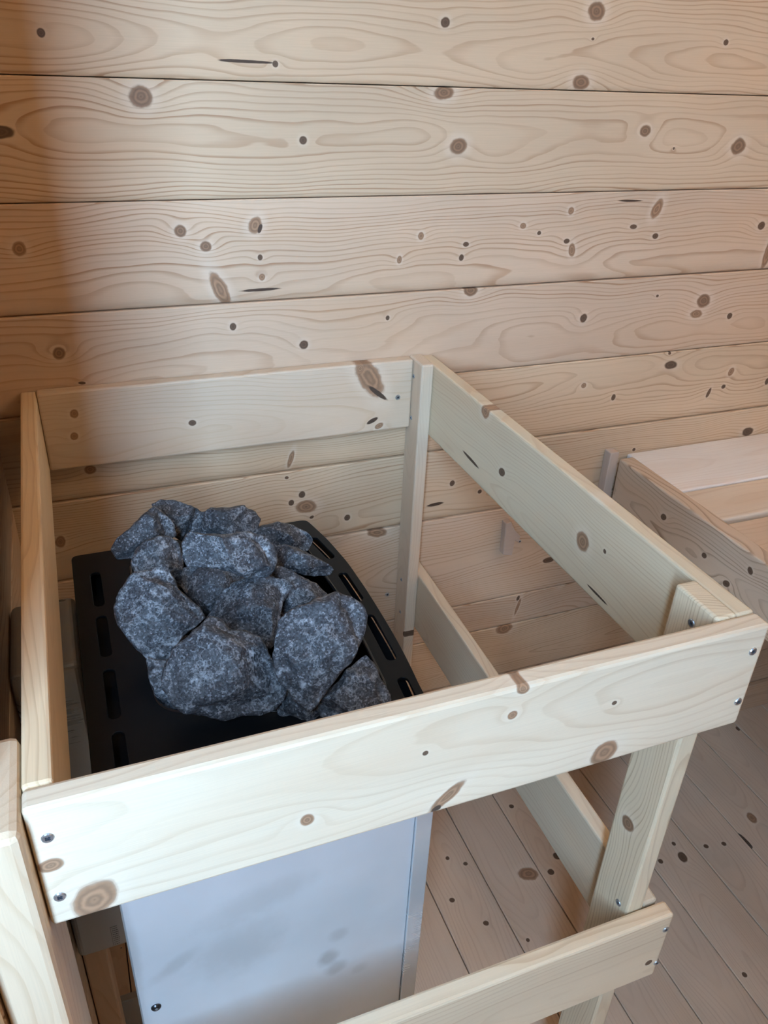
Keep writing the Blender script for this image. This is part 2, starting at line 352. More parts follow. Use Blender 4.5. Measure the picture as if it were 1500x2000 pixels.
# ------------------------------------------------------------------ screws
zinc = simple_mat('zinc_plated_steel', (.52, .60, .68), .3, .9)
black_hole = simple_mat('screw_recess', (.03, .035, .045), .6)
def screw_mesh():
    bm = bmesh.new()
    prof = [(0, .0004), (.0017, .0004), (.0021, .0012), (.0036, .0012), (.0042, .0004), (.0042, -.004)]
    n = 16; rings = []
    for r, z in prof[1:]:
        rings.append([bm.verts.new((r * math.cos(2 * math.pi * i / n) * (1 if r > .0022 else (1.0 if i % 4 else .62)), r * math.sin(2 * math.pi * i / n) * (1 if r > .0022 else (1.0 if i % 4 else .62)), z)) for i in range(n)])
    for a, b in zip(rings, rings[1:]):
        for i in range(n): bm.faces.new((a[i], a[(i + 1) % n], b[(i + 1) % n], b[i]))
    f = bm.faces.new(rings[0]); f.material_index = 1
    for q in bm.faces:
        if all((v.co.xy.length < .0022) for v in q.verts): q.material_index = 1
    bmesh.ops.recalc_face_normals(bm, faces=bm.faces)
    me = bm_mesh(bm, 'screw', False); me.materials.append(zinc); me.materials.append(black_hole); return me
SM = screw_mesh()
def screw(parent, pos, normal, s=1.0):
    o = bpy.data.objects.new('screw', SM); C.objects.link(o); o.parent = parent
    q = Vector(normal).to_track_quat('Z', 'Y'); M = q.to_matrix().to_4x4(); M.translation = Vector(pos)
    P = parent.matrix_local if parent.parent is None else parent.parent.matrix_local @ parent.matrix_local
    L = P.inverted() @ M
    o.location = L.translation; o.rotation_euler = L.to_euler(); o.scale = (s, s, s); return o

# ------------------------------------------------------------------ guard rail
W_, T_, H_ = .6106, .0197, .1188
guard = tag(empty('heater_guard', (W_ / 2, .36, 0)), 'wooden guard railing of pale boards and posts screwed together around the heater', 'railing')
def gboard(name, lo, hi, grain, face, sign, knots, seed, bev=.0028, tilt=None, **kw):
    b = Board((lo[0], lo[1], lo[2] + FZ), (hi[0], hi[1], hi[2] + FZ), grain, face, sign)
    kw.setdefault('early', (.78, .60, .39)); kw.setdefault('late', (.52, .34, .19)); kw.setdefault('line', .5)
    o = b.build(name, wood(name + '_wood_%d' % seed, b.knots(knots), seed=seed, **kw), guard, bev, 2, tilt=tilt)
    bpy.context.view_layer.update(); return o
fr = gboard('rail', (0, 0, -H_), (W_, T_, 0), 'x', 'y', -1,
    [(100, 1690, 28, 13, 20, 'b'), (185, 1757, 42, 36, 'b'), (600, 1602, 16, 11, 25, 'b'), (831, 1471, 6, 5, 'd'), (1022, 1346, 12, 9, 'b'), (1001, 1397, 9, 8, 'b'), (1200, 1373, 5, 4, 'd'), (874, 1555, 10, 42, -30, 'b'), (852, 1580, 5, 12, -45, 'c'), (1180, 1470, 18, 26, -25, 'b')],
    5, bev=.0035, freq=150, y0=.02, z0=.05, line=.36, early=(.78, .655, .49))
for u, v in ((93, 1636), (117, 1751), (1470, 1272), (1441, 1370)): screw(fr, onplane(u, v, 1, 0), (0, -1, 0))
br = gboard('rail', (T_ + .0005, WALL_Y - T_ - .001, -.1135), (W_ - .0415, WALL_Y - .001, .002), 'x', 'y', -1,
    [(722, 738, 22, 42, 35, 'b'), (738, 768, 5, 24, 52, 'c'), (145, 808, 9, 9, 'b'), (145, 852, 8, 8, 'b'), (376, 826, 8, 6, 'd'), (727, 822, 13, 4, 30, 'c'), (740, 832, 10, 5, 30, 'b'), (704, 720, 7, 9, 'b')],
    6, freq=170, y0=-.03, z0=.03, early=(.68, .54, .40))
screw(br, onplane(777, 776, 1, WALL_Y - T_ - .001), (0, -1, 0))
lr = gboard('rail', (0, T_ + .0006, -.116), (T_, WALL_Y - .001, .0), 'y', 'x', 1, [], 7, freq=170, y0=.03)
rr_ = gboard('rail', (W_ - T_, T_ + .0006, -H_), (W_, WALL_Y - .001, .0), 'y', 'x', -1,
    [(948, 803, 8, 15, 'b'), (980, 922, 6, 9, 'd'), (1138, 1058, 12, 21, 22, 'b'), (1181, 1077, 3, 5, 'd'), (919, 897, 24, 1.8, -48, 'c'), (1165, 1160, 30, 1.8, -46, 'c'), (1180, 963, 20, 14, 'b')],
    8, freq=190, y0=.05, z0=.02, early=(.70, .60, .43), late=(.50, .36, .22))
rp = gboard('post', (W_ - .0405, WALL_Y - .052, -FZ), (W_ - T_ - .0003, WALL_Y - .001, .003), 'z', 'x', -1, [(790, 1240, 3, 6, 'd')], 9, freq=200, early=(.70, .57, .43), late=(.54, .39, .27))
for u, v in ((808, 735), (803, 816), (784, 1132), (782, 1195)): screw(rp, onplane(u, v, 0, W_ - .0405), (-1, 0, 0), .8)
fp = gboard('post', (W_ - .0425, T_ + .0006, -FZ), (W_ - T_ - .0003, .077, .001), 'z', 'x', -1, [(1226, 1608, 10, 19, 18, 'g')], 10, freq=260, y0=.07, z0=.02, line=.8, early=(.74, .62, .44), late=(.46, .33, .20), wave=.02)
for u, v in ((1351, 1217), (1208, 1763)): screw(fp, onplane(u, v, 0, W_ - .0425), (-1, 0, 0))
lp = gboard('post', (-.0395, -.019, -FZ), (-.0006, .071, .001), 'z', 'y', -1, [], 11, bev=.006, freq=150, y0=.05, early=(.72, .56, .39))
rl = gboard('rail', (W_ - T_, T_ + .003, -.520), (W_, WALL_Y - .001, -.402), 'y', 'x', -1, [], 12, freq=190, y0=.04, early=(.68, .57, .42), late=(.5, .36, .24), tilt=Matrix.Rotation(math.radians(2.0), 4, 'X'))
lf = gboard('rail', (.0, -.001, -.5355), (W_ + .008, T_ - .001, -.4165), 'x', 'y', -1, [(1267, 1880, 5, 4, 'd')], 13, bev=.0035, freq=150, y0=-.03, early=(.76, .62, .44))
for u, v in ((1300, 1815), (1282, 1880)): screw(lf, onplane(u, v, 1, -.001), (0, -1, 0))
wsc = screw(wb, onplane(756, 1161, 1, WALL_Y), (0, -1, 0))
wsc2 = screw(wb, onplane(1015, 1057, 1, WALL_Y), (0, -1, 0), .8)

# ------------------------------------------------------------------ bench by the back wall
bench = tag(empty('sauna_bench', (1.5, .35, 0)), 'wide slatted sauna bench with a wavy-grained end beam against the back wall', 'bench')
def bboard(name, lo, hi, grain, face, sign, knots, seed, **kw):
    b = Board((lo[0], lo[1], lo[2] + FZ), (hi[0], hi[1], hi[2] + FZ), grain, face, sign)
    return b.build(name, wood('bench_%s_%d' % (name, seed), b.knots(knots), seed=seed, **kw), bench, kw.pop('bev', .004) if False else .004, 3)
BT = -.234
bboard('end_beam', (1.004, -.12, BT - .112), (1.036, WALL_Y - .022, BT + .003), 'y', 'x', -1,
    [(1296, 1010, 6, 7, 'd'), (1375, 1085, 5, 6, 'd'), (1465, 1115, 5, 9, 15, 'd'), (1418, 1140, 7, 7, 'd'), (1318, 1015, 22, 13, -35, 'o'), (1440, 1085, 30, 16, -35, 'o'), (1230, 945, 20, 8, -30, 'o')],
    20, freq=210, y0=0., z0=.006, wave=.09, line=1.0, early=(.64, .50, .37), late=(.30, .19, .12))
for j, (y1, y2, cc) in enumerate(((.572, WALL_Y - .002, (.86, .82, .77)), (.468, .567, (.78, .66, .52)), (.345, .455, (.66, .50, .36)), (.23, .333, (.68, .52, .38)), (.115, .218, (.7, .54, .4)), (-.0, .103, (.68, .53, .4)), (-.115, -.012, (.7, .55, .4)))):
    bboard('slat', (1.0365, y1, BT - .028), (RIGHT_X - .002, y2, BT), 'x', 'z', 1, [], 21 + j, early=cc, line=.2 if j == 0 else .35)
bboard('support', (1.04, -.10, BT - .12), (RIGHT_X - .002, -.07, BT - .0285), 'x', 'y', -1, [], 30)
for lx in (1.06, 2.05):
    bboard('leg', (lx, -.068, -FZ), (lx + .045, -.024, BT - .0285), 'z', 'y', -1, [], 31 if lx < 1.5 else 32)
grey_wood = wood('grey_batten_wood', seed=50, early=(.52, .44, .38), late=(.42, .34, .29), line=.3)
a = Board((.984, WALL_Y - .021, -.42 + FZ), (1.0035, WALL_Y - .0005, -.218 + FZ), 'z', 'y')
tag(a.build('wall_batten', grey_wood, None, .002), 'short upright greyish batten on the back wall at the end of the bench', 'batten')
# notched block low on the wall
bm = bmesh.new()
pts = [(.780, -.338), (.792, -.336), (.802, -.356), (.816, -.372), (.814, -.386), (.805, -.380), (.803, -.413), (.783, -.408)]
va = [bm.verts.new((x_ - .795, 0, z_ + .375)) for x_, z_ in pts]; vb = [bm.verts.new((x_ - .795, -.016, z_ + .375)) for x_, z_ in pts]
bm.faces.new(va); bm.faces.new(vb[::-1])
for i in range(len(pts)): bm.faces.new((va[i], vb[i], vb[(i + 1) % len(pts)], va[(i + 1) % len(pts)]))
bmesh.ops.recalc_face_normals(bm, faces=bm.faces)
bmesh.ops.bevel(bm, geom=bm.edges[:], offset=.0012, segments=1, affect='EDGES')
tag(link('wooden_bracket', bm_mesh(bm, 'wooden_bracket', False), grey_wood, None, (.795, WALL_Y - .0003, FZ - .375)), 'small greyish notched wooden block fixed low on the back wall', 'bracket')

# ------------------------------------------------------------------ heater
def black_metal():
    m, nt, b = new_mat('black_enamelled_steel')
    tc = nt.n.new('ShaderNodeTexCoord').outputs['Object']
    b.inputs['Base Color'].default_value = (.006, .0068, .008, 1); b.inputs['Roughness'].default_value = .38; b.inputs['Specular IOR Level'].default_value = .16
    bn = nt.n.new('ShaderNodeBump'); bn.inputs['Strength'].default_value = .05; bn.inputs['Distance'].default_value = .0005
    nt.put(bn.inputs['Height'], nt.noise(tc, 900, 2)); nt.l.new(bn.outputs[0], b.inputs['Normal']); return m
BLK = black_metal()
def steel(name, stains=(), plane=None, base=(.70, .75, .80), rough=.45, metal=.5):
    m, nt, b = new_mat(name)
    geo = nt.n.new('ShaderNodeTexCoord').outputs['Object']
    x, y, z = nt.sep(geo)
    br_ = nt.noise(nt.v('MULTIPLY', geo, (6, 6, 500)), 1, 2)
    bl = nt.noise(geo, 7, 3)
    col = nt.mix(nt.lin(bl, .3, .7, 0, 1), [c * .92 for c in base], [min(1, c * 1.06) for c in base])
    rg = nt.m('ADD', nt.lin(br_, .3, .7, rough - .008, rough + .008), nt.lin(bl, .3, .7, -.03, .05))
    wob = nt.m('MULTIPLY_ADD', nt.noise(geo, 45, 3), .9, -.45)
    for (cx, cz, ax, az, rot, st) in stains:
        c, s = math.cos(rot), math.sin(rot)
        dx = nt.m('SUBTRACT', x, cx); dz = nt.m('SUBTRACT', z, cz)
        e1 = nt.m('DIVIDE', nt.m('ADD', nt.m('MULTIPLY', dx, c), nt.m('MULTIPLY', dz, s)), ax)
        e2 = nt.m('DIVIDE', nt.m('SUBTRACT', nt.m('MULTIPLY', dz, c), nt.m('MULTIPLY', dx, s)), az)
        r = nt.m('ADD', nt.m('SQRT', nt.m('ADD', nt.m('MULTIPLY', e1, e1), nt.m('MULTIPLY', e2, e2))), wob)
        col = nt.mix(nt.m('MULTIPLY', nt.ss(r, 1.3, .3), st * .7), col, (.20, .20, .18))
    nt.put(b.inputs['Base Color'], col); nt.put(b.inputs['Roughness'], rg); b.inputs['Metallic'].default_value = metal
    return m
HT = -.13; HB = -.66                    # top and bottom of the heater below the guard's top edge
HX, HY = .2, .32
heater = tag(empty('sauna_heater', (HX, HY, HB + FZ)), 'stainless steel electric sauna heater with black slotted top inside the wooden guard', 'heater')
def hloc(x_, y_, z_): return (x_ - HX, y_ - HY, z_ - HB)
def spline(cu, pts, z=0):
    sp = cu.splines.new('POLY'); sp.points.add(len(pts) - 1); sp.use_cyclic_u = True
    for p, q in zip(sp.points, pts): p.co = (q[0], q[1], z, 1)
def round_poly(pts, rad, n=6):
    out = []
    for i, p in enumerate(pts):
        p = Vector(p); a_ = Vector(pts[i - 1]) - p; b_ = Vector(pts[(i + 1) % len(pts)]) - p
        r = min(rad[i] if isinstance(rad, (list, tuple)) else rad, a_.length * .48, b_.length * .48)
        A = p + a_.normalized() * r; B = p + b_.normalized() * r
        for k_ in range(n + 1):
            t_ = k_ / n; out.append(tuple((1 - t_) ** 2 * A + 2 * t_ * (1 - t_) * p + t_ ** 2 * B))
    return out
def redge(y_):                        # the bowed right edge of the top
    P = [(.09, .346), (.153, .348), (.19, .3515), (.23, .3535), (.262, .354), (.322, .354), (.387, .3515), (.448, .3436), (.5008, .3316)]
    for (a0, b0), (a1, b1) in zip(P, P[1:]):
        if y_ <= a1: return b0 + (b1 - b0) * max(0, (y_ - a0)) / (a1 - a0)
    return P[-1][1]
YF, YB = .098, .500
outer = [(.0355, YF), ] + [(redge(YF + (YB - YF) * i / 14), YF + (YB - YF) * i / 14) for i in range(15)] + [(.036, YB)]
outer_r = round_poly(outer, [.004] + [.004] + [.02] * 13 + [.008, .008], 4)
opening = round_poly([(.10, .470), (.099, .200), (.200, .166), (.316, .145), (.322, .30), (.310, .470)], [.02, .026, .03, .03, .05, .02], 8)
def slot(x_, y0_, y1_, w_, dx=0):
    r = w_ / 2; out = []
    for i in range(9): a_ = math.pi * i / 8; out.append((x_ + dx + r * math.cos(a_), y1_ - r + r * math.sin(a_)))
    for i in range(9): a_ = math.pi + math.pi * i / 8; out.append((x_ + r * math.cos(a_), y0_ + r + r * math.sin(a_)))
    return out
cu = bpy.data.curves.new('top_frame', 'CURVE'); cu.dimensions = '2D'; cu.fill_mode = 'BOTH'; cu.extrude = .0012; cu.bevel_depth = .0006; cu.bevel_resolution = 1
spline(cu, outer_r); spline(cu, opening)
for y0_, y1_ in ((.386, .457), (.296, .369), (.203, .277)): spline(cu, slot(.060, y0_, y1_, .0125))
spline(cu, slot(.0605, .113, .187, .0125))
for y0_, y1_ in ((.400, .455), (.306, .368), (.198, .280), (.113, .172)): spline(cu, slot(redge(y0_) - .0145, y0_, y1_, .0125, redge(y1_) - redge(y0_)))
tmp = bpy.data.objects.new('tmp', cu); C.objects.link(tmp)
bpy.context.view_layer.update()
tmpme = bpy.data.meshes.new_from_object(tmp.evaluated_get(bpy.context.evaluated_depsgraph_get()))
bpy.data.objects.remove(tmp)
tmpme.materials.clear()
top = link('top_frame', tmpme, BLK, heater, (-HX, -HY, HT - HB)); top['label'] = 'black slotted steel top frame'
cu = bpy.data.curves.new('dark_slot_backing', 'CURVE'); cu.dimensions = '2D'; cu.fill_mode = 'BOTH'; cu.extrude = .0006
spline(cu, [(.2 + (p[0] - .2) * .985, .3 + (p[1] - .3) * .985) for p in outer_r]); spline(cu, opening)
tmp = bpy.data.objects.new('tmp', cu); C.objects.link(tmp); bpy.context.view_layer.update()
shm = bpy.data.meshes.new_from_object(tmp.evaluated_get(bpy.context.evaluated_depsgraph_get())); bpy.data.objects.remove(tmp); shm.materials.clear()
link('dark_slot_backing', shm, BLK, heater, (-HX, -HY, HT - .021 - HB))  # black sheet added under the slots, stands in for the dark inside
def skirt(name, loop, z0_, z1_, mat, shrink=0, parent=heater, thick=.0012):
    bm = bmesh.new(); c_ = Vector((sum(p[0] for p in loop) / len(loop), sum(p[1] for p in loop) / len(loop)))
    def ring(z_, s): return [bm.verts.new((c_.x + (p[0] - c_.x) * s - HX, c_.y + (p[1] - c_.y) * s - HY, z_ - HB)) for p in loop]
    A = ring(z0_, 1); B = ring(z1_, 1 - shrink); n = len(loop)
    for i in range(n): bm.faces.new((A[i], A[(i + 1) % n], B[(i + 1) % n], B[i]))
    bmesh.ops.solidify(bm, geom=bm.faces[:], thickness=thick)
    return link(name, bm_mesh(bm, name), mat, parent)
sk = skirt('rim', outer_r, HT - .0005, HT - .022, BLK)
bk = skirt('stone_basket', opening, HT + .0003, HT - .17, BLK, .12, thick=.0015); bk['label'] = 'black stone basket'
bm = bmesh.new(); vs = [bm.verts.new((.2 + (p[0] - .21) * .9 - HX + .01, .32 + (p[1] - .32) * .9 - HY, HT - .169 - HB)) for p in opening]; bm.faces.new(vs)
bmesh.ops.recalc_face_normals(bm, faces=bm.faces); bmesh.ops.solidify(bm, geom=bm.faces[:], thickness=.002)
link('basket_floor', bm_mesh(bm, 'basket_floor', False), BLK, heater)
# lip of the opening
cu = bpy.data.curves.new('lip', 'CURVE'); cu.dimensions = '3D'; cu.bevel_depth = .0022; cu.bevel_resolution = 2; spline(cu, opening)
tmp = bpy.data.objects.new('tmp', cu); C.objects.link(tmp); bpy.context.view_layer.update()
lipme = bpy.data.meshes.new_from_object(tmp.evaluated_get(bpy.context.evaluated_depsgraph_get())); bpy.data.objects.remove(tmp); lipme.materials.clear()
for p_ in lipme.polygons: p_.use_smooth = True
GBLK = simple_mat('glossy_black_enamel', (.008, .009, .011), .15)
lip = link('lip', lipme, GBLK, bk, (-HX, -HY, HT + .001 - HB))
# side panel that faces the camera and folded edge of the front cover
PY = .102
PCX, PCZ = .1848, (HB + HT - .022) / 2
def panel_stain(u, v, rx, ry, rot, st):
    p = onplane(u, v, 1, PY); q = onplane(u + rx, v, 1, PY); r_ = onplane(u, v + ry, 1, PY)
    return (p.x - PCX, p.z - FZ - PCZ, (q - p).length, (r_ - p).length, math.radians(rot), st)
stains = [panel_stain(*q) for q in ((640, 1870, 20, 13, 40, .55), (657, 1888, 22, 12, 35, .45), (662, 1823, 18, 12, 35, .3), (700, 1890, 14, 9, 35, .2), (470, 1850, 90, 45, 30, .25),
          (340, 1885, 60, 12, 35, .3), (500, 1760, 110, 28, 15, .2), (262, 1860, 12, 70, 0, .25))]
pan = link('side_panel', box_mesh(.2890, .0015, HT - .022 - HB, .0005, 1), steel('stained_stainless_steel', stains), heater, hloc(PCX, PY, PCZ))
pan['label'] = 'plain stainless steel side panel with finger marks'
STL = steel('stainless_steel', base=(.60, .62, .64), rough=.25)
DSTL = steel('dull_stainless_steel', base=(.42, .44, .45), rough=.38)
# curved front cover on the room side with its folded edge
def cover():
    bm = bmesh.new(); ys = [PY - .004 + (YB - .01 - PY) * i / 16 for i in range(17)]
    rowo = [(redge(y_) - .002, y_) for y_ in ys]
    path = [(.346, PY + .0025)] + rowo[1:] + [(.20, YB - .006), (.04, YB - .006)]
    A = [bm.verts.new((x_ - HX, y_ - HY, 0)) for x_, y_ in path]; B = [bm.verts.new((x_ - HX, y_ - HY, HT - .0225 - HB)) for x_, y_ in path]
    for i in range(len(path) - 1): bm.faces.new((A[i], A[i + 1], B[i + 1], B[i]))
    bmesh.ops.solidify(bm, geom=bm.faces[:], thickness=.001)
    me = bm_mesh(bm, 'front_cover')
    try: me.set_sharp_from_angle(angle=math.radians(40))
    except Exception: pass
    return link('front_cover', me, STL, heater)
cover()
et = link('edge_trim', box_mesh(.0185, .006, HT - .0225 - HB, .001, 2), STL, heater, hloc(.3390, PY - .001, (HB + HT - .0225) / 2)); et['label'] = 'bright folded steel edge of the front cover'
link('back_plate', box_mesh(.0015, .385, HT - .022 - HB, 0), DSTL, heater, hloc(.0395, .298, PCZ))
link('bottom_plate', box_mesh(.29, .385, .0015, 0), DSTL, heater, hloc(PCX, .298, HB + .001))
ps = onplane(305, 1967, 1, PY - .001)
def pan_screw(mat1, mat2):
    bm = bmesh.new(); n = 20; prof = [(.0052, 0), (.0050, .0012), (.0038, .0024), (.0022, .0028)]
    rings = [[bm.verts.new((r * math.cos(2 * math.pi * i / n), -z_, r * math.sin(2 * math.pi * i / n))) for i in range(n)] for r, z_ in prof]
    for a_, b_ in zip(rings, rings[1:]):
        for i in range(n): bm.faces.new((a_[i], a_[(i + 1) % n], b_[(i + 1) % n], b_[i]))
    bm.faces.new(rings[-1])
    for sx, sz in ((.0032, .0009), (.0009, .0032)):
        k_ = bmesh.ops.create_cube(bm, size=1)
        bmesh.ops.scale(bm, vec=(sx, .0004, sz), verts=k_['verts']); bmesh.ops.translate(bm, vec=(0, -.0028, 0), verts=k_['verts'])
        for v_ in k_['verts']:
            for f_ in v_.link_faces: f_.material_index = 1
    bmesh.ops.recalc_face_normals(bm, faces=bm.faces)
    me = bm_mesh(bm, 'screw', False); me.materials.append(mat1); me.materials.append(mat2); return me
link('screw', pan_screw(simple_mat('dark_steel_screw', (.06, .06, .065), .3, .9), zinc), None, pan, tuple(Vector((ps.x, PY - .0006, ps.z - FZ)) - Vector((PCX, PY, PCZ))))
# connection box between the heater and the left wall
BX0, BX1, BY0, BY1, BZ0, BZ1 = -.0385, .0335, .330, .462, -.655, -.158
cb = link('connection_box', box_mesh(BX1 - BX0, BY1 - BY0, BZ1 - BZ0, .008, 4), steel('dull_box_steel', base=(.50, .52, .53), rough=.3), heater, hloc((BX0 + BX1) / 2, (BY0 + BY1) / 2, (BZ0 + BZ1) / 2))
cb['label'] = 'grey steel box beside the left wall'
# small rating label: frame and fine unreadable print marks
ink = simple_mat('grey_print', (.10, .11, .12), .6)
lp_ = onplane(230, 1826, 1, BY0); lab = empty('rating_label')
bm = bmesh.new(); random.seed(5)
def mark(x_, z_, sx, sz):
    k_ = bmesh.ops.create_cube(bm, size=1); bmesh.ops.scale(bm, vec=(sx, .0003, sz), verts=k_['verts']); bmesh.ops.translate(bm, vec=(x_, 0, z_), verts=k_['verts'])
mark(-.0075, 0, .0004, .04); mark(-.003, .02, .009, .0004)
for r_ in range(9):
    xx = -.006
    while xx < .001:
        l_ = random.uniform(.0008, .0022); mark(xx + l_ / 2, .016 - r_ * .0042, l_, .0009); xx += l_ + .0006
mark(.001, -.030, .002, .002)
bpy.data.objects.remove(lab)
link('rating_label', bm_mesh(bm, 'rating_label', False), ink, cb, tuple(Vector((lp_.x, BY0 - .0001, lp_.z - FZ)) - Vector(((BX0 + BX1) / 2, (BY0 + BY1) / 2, (BZ0 + BZ1) / 2))))
# mounting bar and wooden batten below the box
q1 = onplane(200, 1973, 1, .41)
link('mounting_bar', box_mesh(.074, .012, .10, .001, 1), DSTL, heater, hloc(-.002, .418, q1.z - FZ - .05))
bt = Board((-.0385, .362, 0), (-.006, .405, BZ0 + FZ - .0006), 'z', 'y', -1)
tag(bt.build('mounting_batten', wood('batten_wood', seed=70, early=(.56, .38, .24), late=(.38, .22, .12)), None, .003), 'upright brown wooden batten under the steel box by the left wall', 'batten')

# ------------------------------------------------------------------ sauna stones
def stone_mat():
    m, nt, b = new_mat('dark_olivine_stone')
    tc = nt.n.new('ShaderNodeTexCoord').outputs['Object']
    rnd = nt.n.new('ShaderNodeObjectInfo').outputs['Random']
    p = nt.v('ADD', tc, nt.comb(nt.m('MULTIPLY', rnd, 31), nt.m('MULTIPLY', rnd, 17), 0.))
    n_big = nt.noise(p, 22, 4, .6); n_fine = nt.noise(p, 420, 3, .7); n_mid = nt.noise(p, 110, 4, .65)
    vo = nt.n.new('ShaderNodeTexVoronoi'); nt.put(vo.inputs['Vector'], p); vo.inputs['Scale'].default_value = 650
    vc = nt.sep(vo.outputs['Color'])[0]
    col = nt.mix(nt.lin(n_fine, .35, .65, 0, 1), (.011, .012, .016), (.066, .072, .084))
    col = nt.mix(nt.m('MULTIPLY', nt.ss(vc, .74, .95), nt.lin(n_mid, .35, .7, .1, .9)), col, (.26, .28, .32))
    col = nt.mix(nt.m('MULTIPLY', nt.ss(n_mid, .50, .72), nt.m('MULTIPLY', nt.ss(n_big, .42, .64), .85)), col, (.38, .41, .45))
    vein = nt.m('ABSOLUTE', nt.m('SUBTRACT', nt.noise(p, 30, 5, .62), .5))
    col = nt.mix(nt.m('MULTIPLY', nt.ss(vein, .02, .0), .38), col, (.33, .35, .38))
    nt.put(b.inputs['Base Color'], col); b.inputs['Roughness'].default_value = .62; b.inputs['Specular IOR Level'].default_value = .45
    bn = nt.n.new('ShaderNodeBump'); bn.inputs['Strength'].default_value = .6; bn.inputs['Distance'].default_value = .0016
    nt.put(bn.inputs['Height'], nt.m('ADD', nt.m('MULTIPLY', n_mid, 1.2), nt.m('MULTIPLY', n_fine, .5))); nt.l.new(bn.outputs[0], b.inputs['Normal'])
    return m
STONE = stone_mat()
def stone_mesh(outline, tf, tb, seed, cuts=7, nfac=None):
    """outline: points (a, b) in metres about the centre; tf, tb: thickness towards and away from the viewer"""
    rnd = random.Random(seed); N = 90
    P = [Vector(p) for p in outline]; L = [0]
    for i in range(len(P)): L.append(L[-1] + (P[(i + 1) % len(P)] - P[i]).length)
    def at(s_):
        s_ %= L[-1]
        for i in range(len(P)):
            if s_ <= L[i + 1]: return P[i].lerp(P[(i + 1) % len(P)], (s_ - L[i]) / max(1e-9, L[i + 1] - L[i]))
    ring = [at(L[-1] * i / N) for i in range(N)]
    size = max(p.length for p in P)
    planes = []
    for _ in range(cuts):
        al = math.radians(rnd.uniform(12, 68)); ph_ = rnd.uniform(0, 2 * math.pi)
        planes.append((Vector((math.cos(ph_) * math.sin(al), math.sin(ph_) * math.sin(al), math.cos(al))), rnd.uniform(.60, .80)))
    rows = []; MF, MB = 20, 9
    off = Vector((seed * 3.1, seed * 1.7, seed * 2.3))
    for j in range(-MB, MF + 1):
        th = abs(j) / (MF if j > 0 else MB) * math.pi / 2 * .985; sc_ = math.cos(th) ** .6; dz = math.sin(th) * (tf if j > 0 else -tb)
        rows.append([(Vector((p.x * sc_, p.y * sc_, dz)), j) for p in ring])
    out = []
    for row in rows:
        o_ = []
        for v_, j in row:
            v_ = v_.copy()
            if j > 0:
                for n_, k_ in planes:
                    sup = k_ * math.sqrt((n_.x * size * .82) ** 2 + (n_.y * size * .82) ** 2 + (n_.z * tf) ** 2)
                    d_ = v_.dot(n_) - sup
                    if d_ > 0: v_ -= n_ * d_ * min(1, j / 4)
            q_ = v_ / size
            nz = noise.fractal(q_ * 1.7 + off, 1, 2, 3) * .05 + noise.fractal(q_ * 6 + off, 1, 2, 3) * .018 - abs(noise.noise(q_ * 3.2 + off)) * .05
            o_.append(v_ + v_.normalized() * nz * size)
        out.append(o_)
    bm = bmesh.new(); V = [[bm.verts.new(v_) for v_ in r_] for r_ in out]
    for a_, b_ in zip(V, V[1:]):
        for i in range(N): bm.faces.new((a_[i], a_[(i + 1) % N], b_[(i + 1) % N], b_[i]))
    bm.faces.new(V[-1]); bm.faces.new(V[0][::-1])
    me = bm_mesh(bm, 'sauna_stone'); return me
def stone(outline_px, zc, label, seed, tf=.42, tb=.42, cuts=7, raw=False):
    px = outline_px if raw else [(200 + a_ / 2.5, 950 + b_ / 2.5) for a_, b_ in outline_px]
    cu_, cv_ = (max(p[0] for p in px) + min(p[0] for p in px)) / 2, (max(p[1] for p in px) + min(p[1] for p in px)) / 2
    px = [(cu_ + (a_ - cu_) * 1.05, cv_ + (b_ - cv_) * 1.05) for a_, b_ in px]; ctr = onplane(cu_, cv_, 2, zc + FZ); dep = (ctr - CAM).dot(FW)
    pts = []
    zd = (CAM - ctr).normalized(); xd = RT; yd = zd.cross(xd).normalized(); xd = yd.cross(zd).normalized()
    for u, v in px:
        d_ = ray(u, v); P_ = CAM + d_ * ((ctr - CAM).dot(zd) / d_.dot(zd)); q_ = P_ - ctr; pts.append((q_.dot(xd), q_.dot(yd)))
    if sum(pts[i][0] * pts[(i + 1) % len(pts)][1] - pts[(i + 1) % len(pts)][0] * pts[i][1] for i in range(len(pts))) < 0: pts.reverse()
    size = sum(math.hypot(*p) for p in pts) / len(pts)
    me = stone_mesh(pts, size * tf * 2, size * tb * 1.5, seed, cuts)
    o = link('sauna_stone', me, STONE, None, ctr)
    o.rotation_euler = Matrix((xd, yd, zd)).transposed().to_euler()
    return tag(o, label, 'stone', 'sauna stones heaped in the heater')
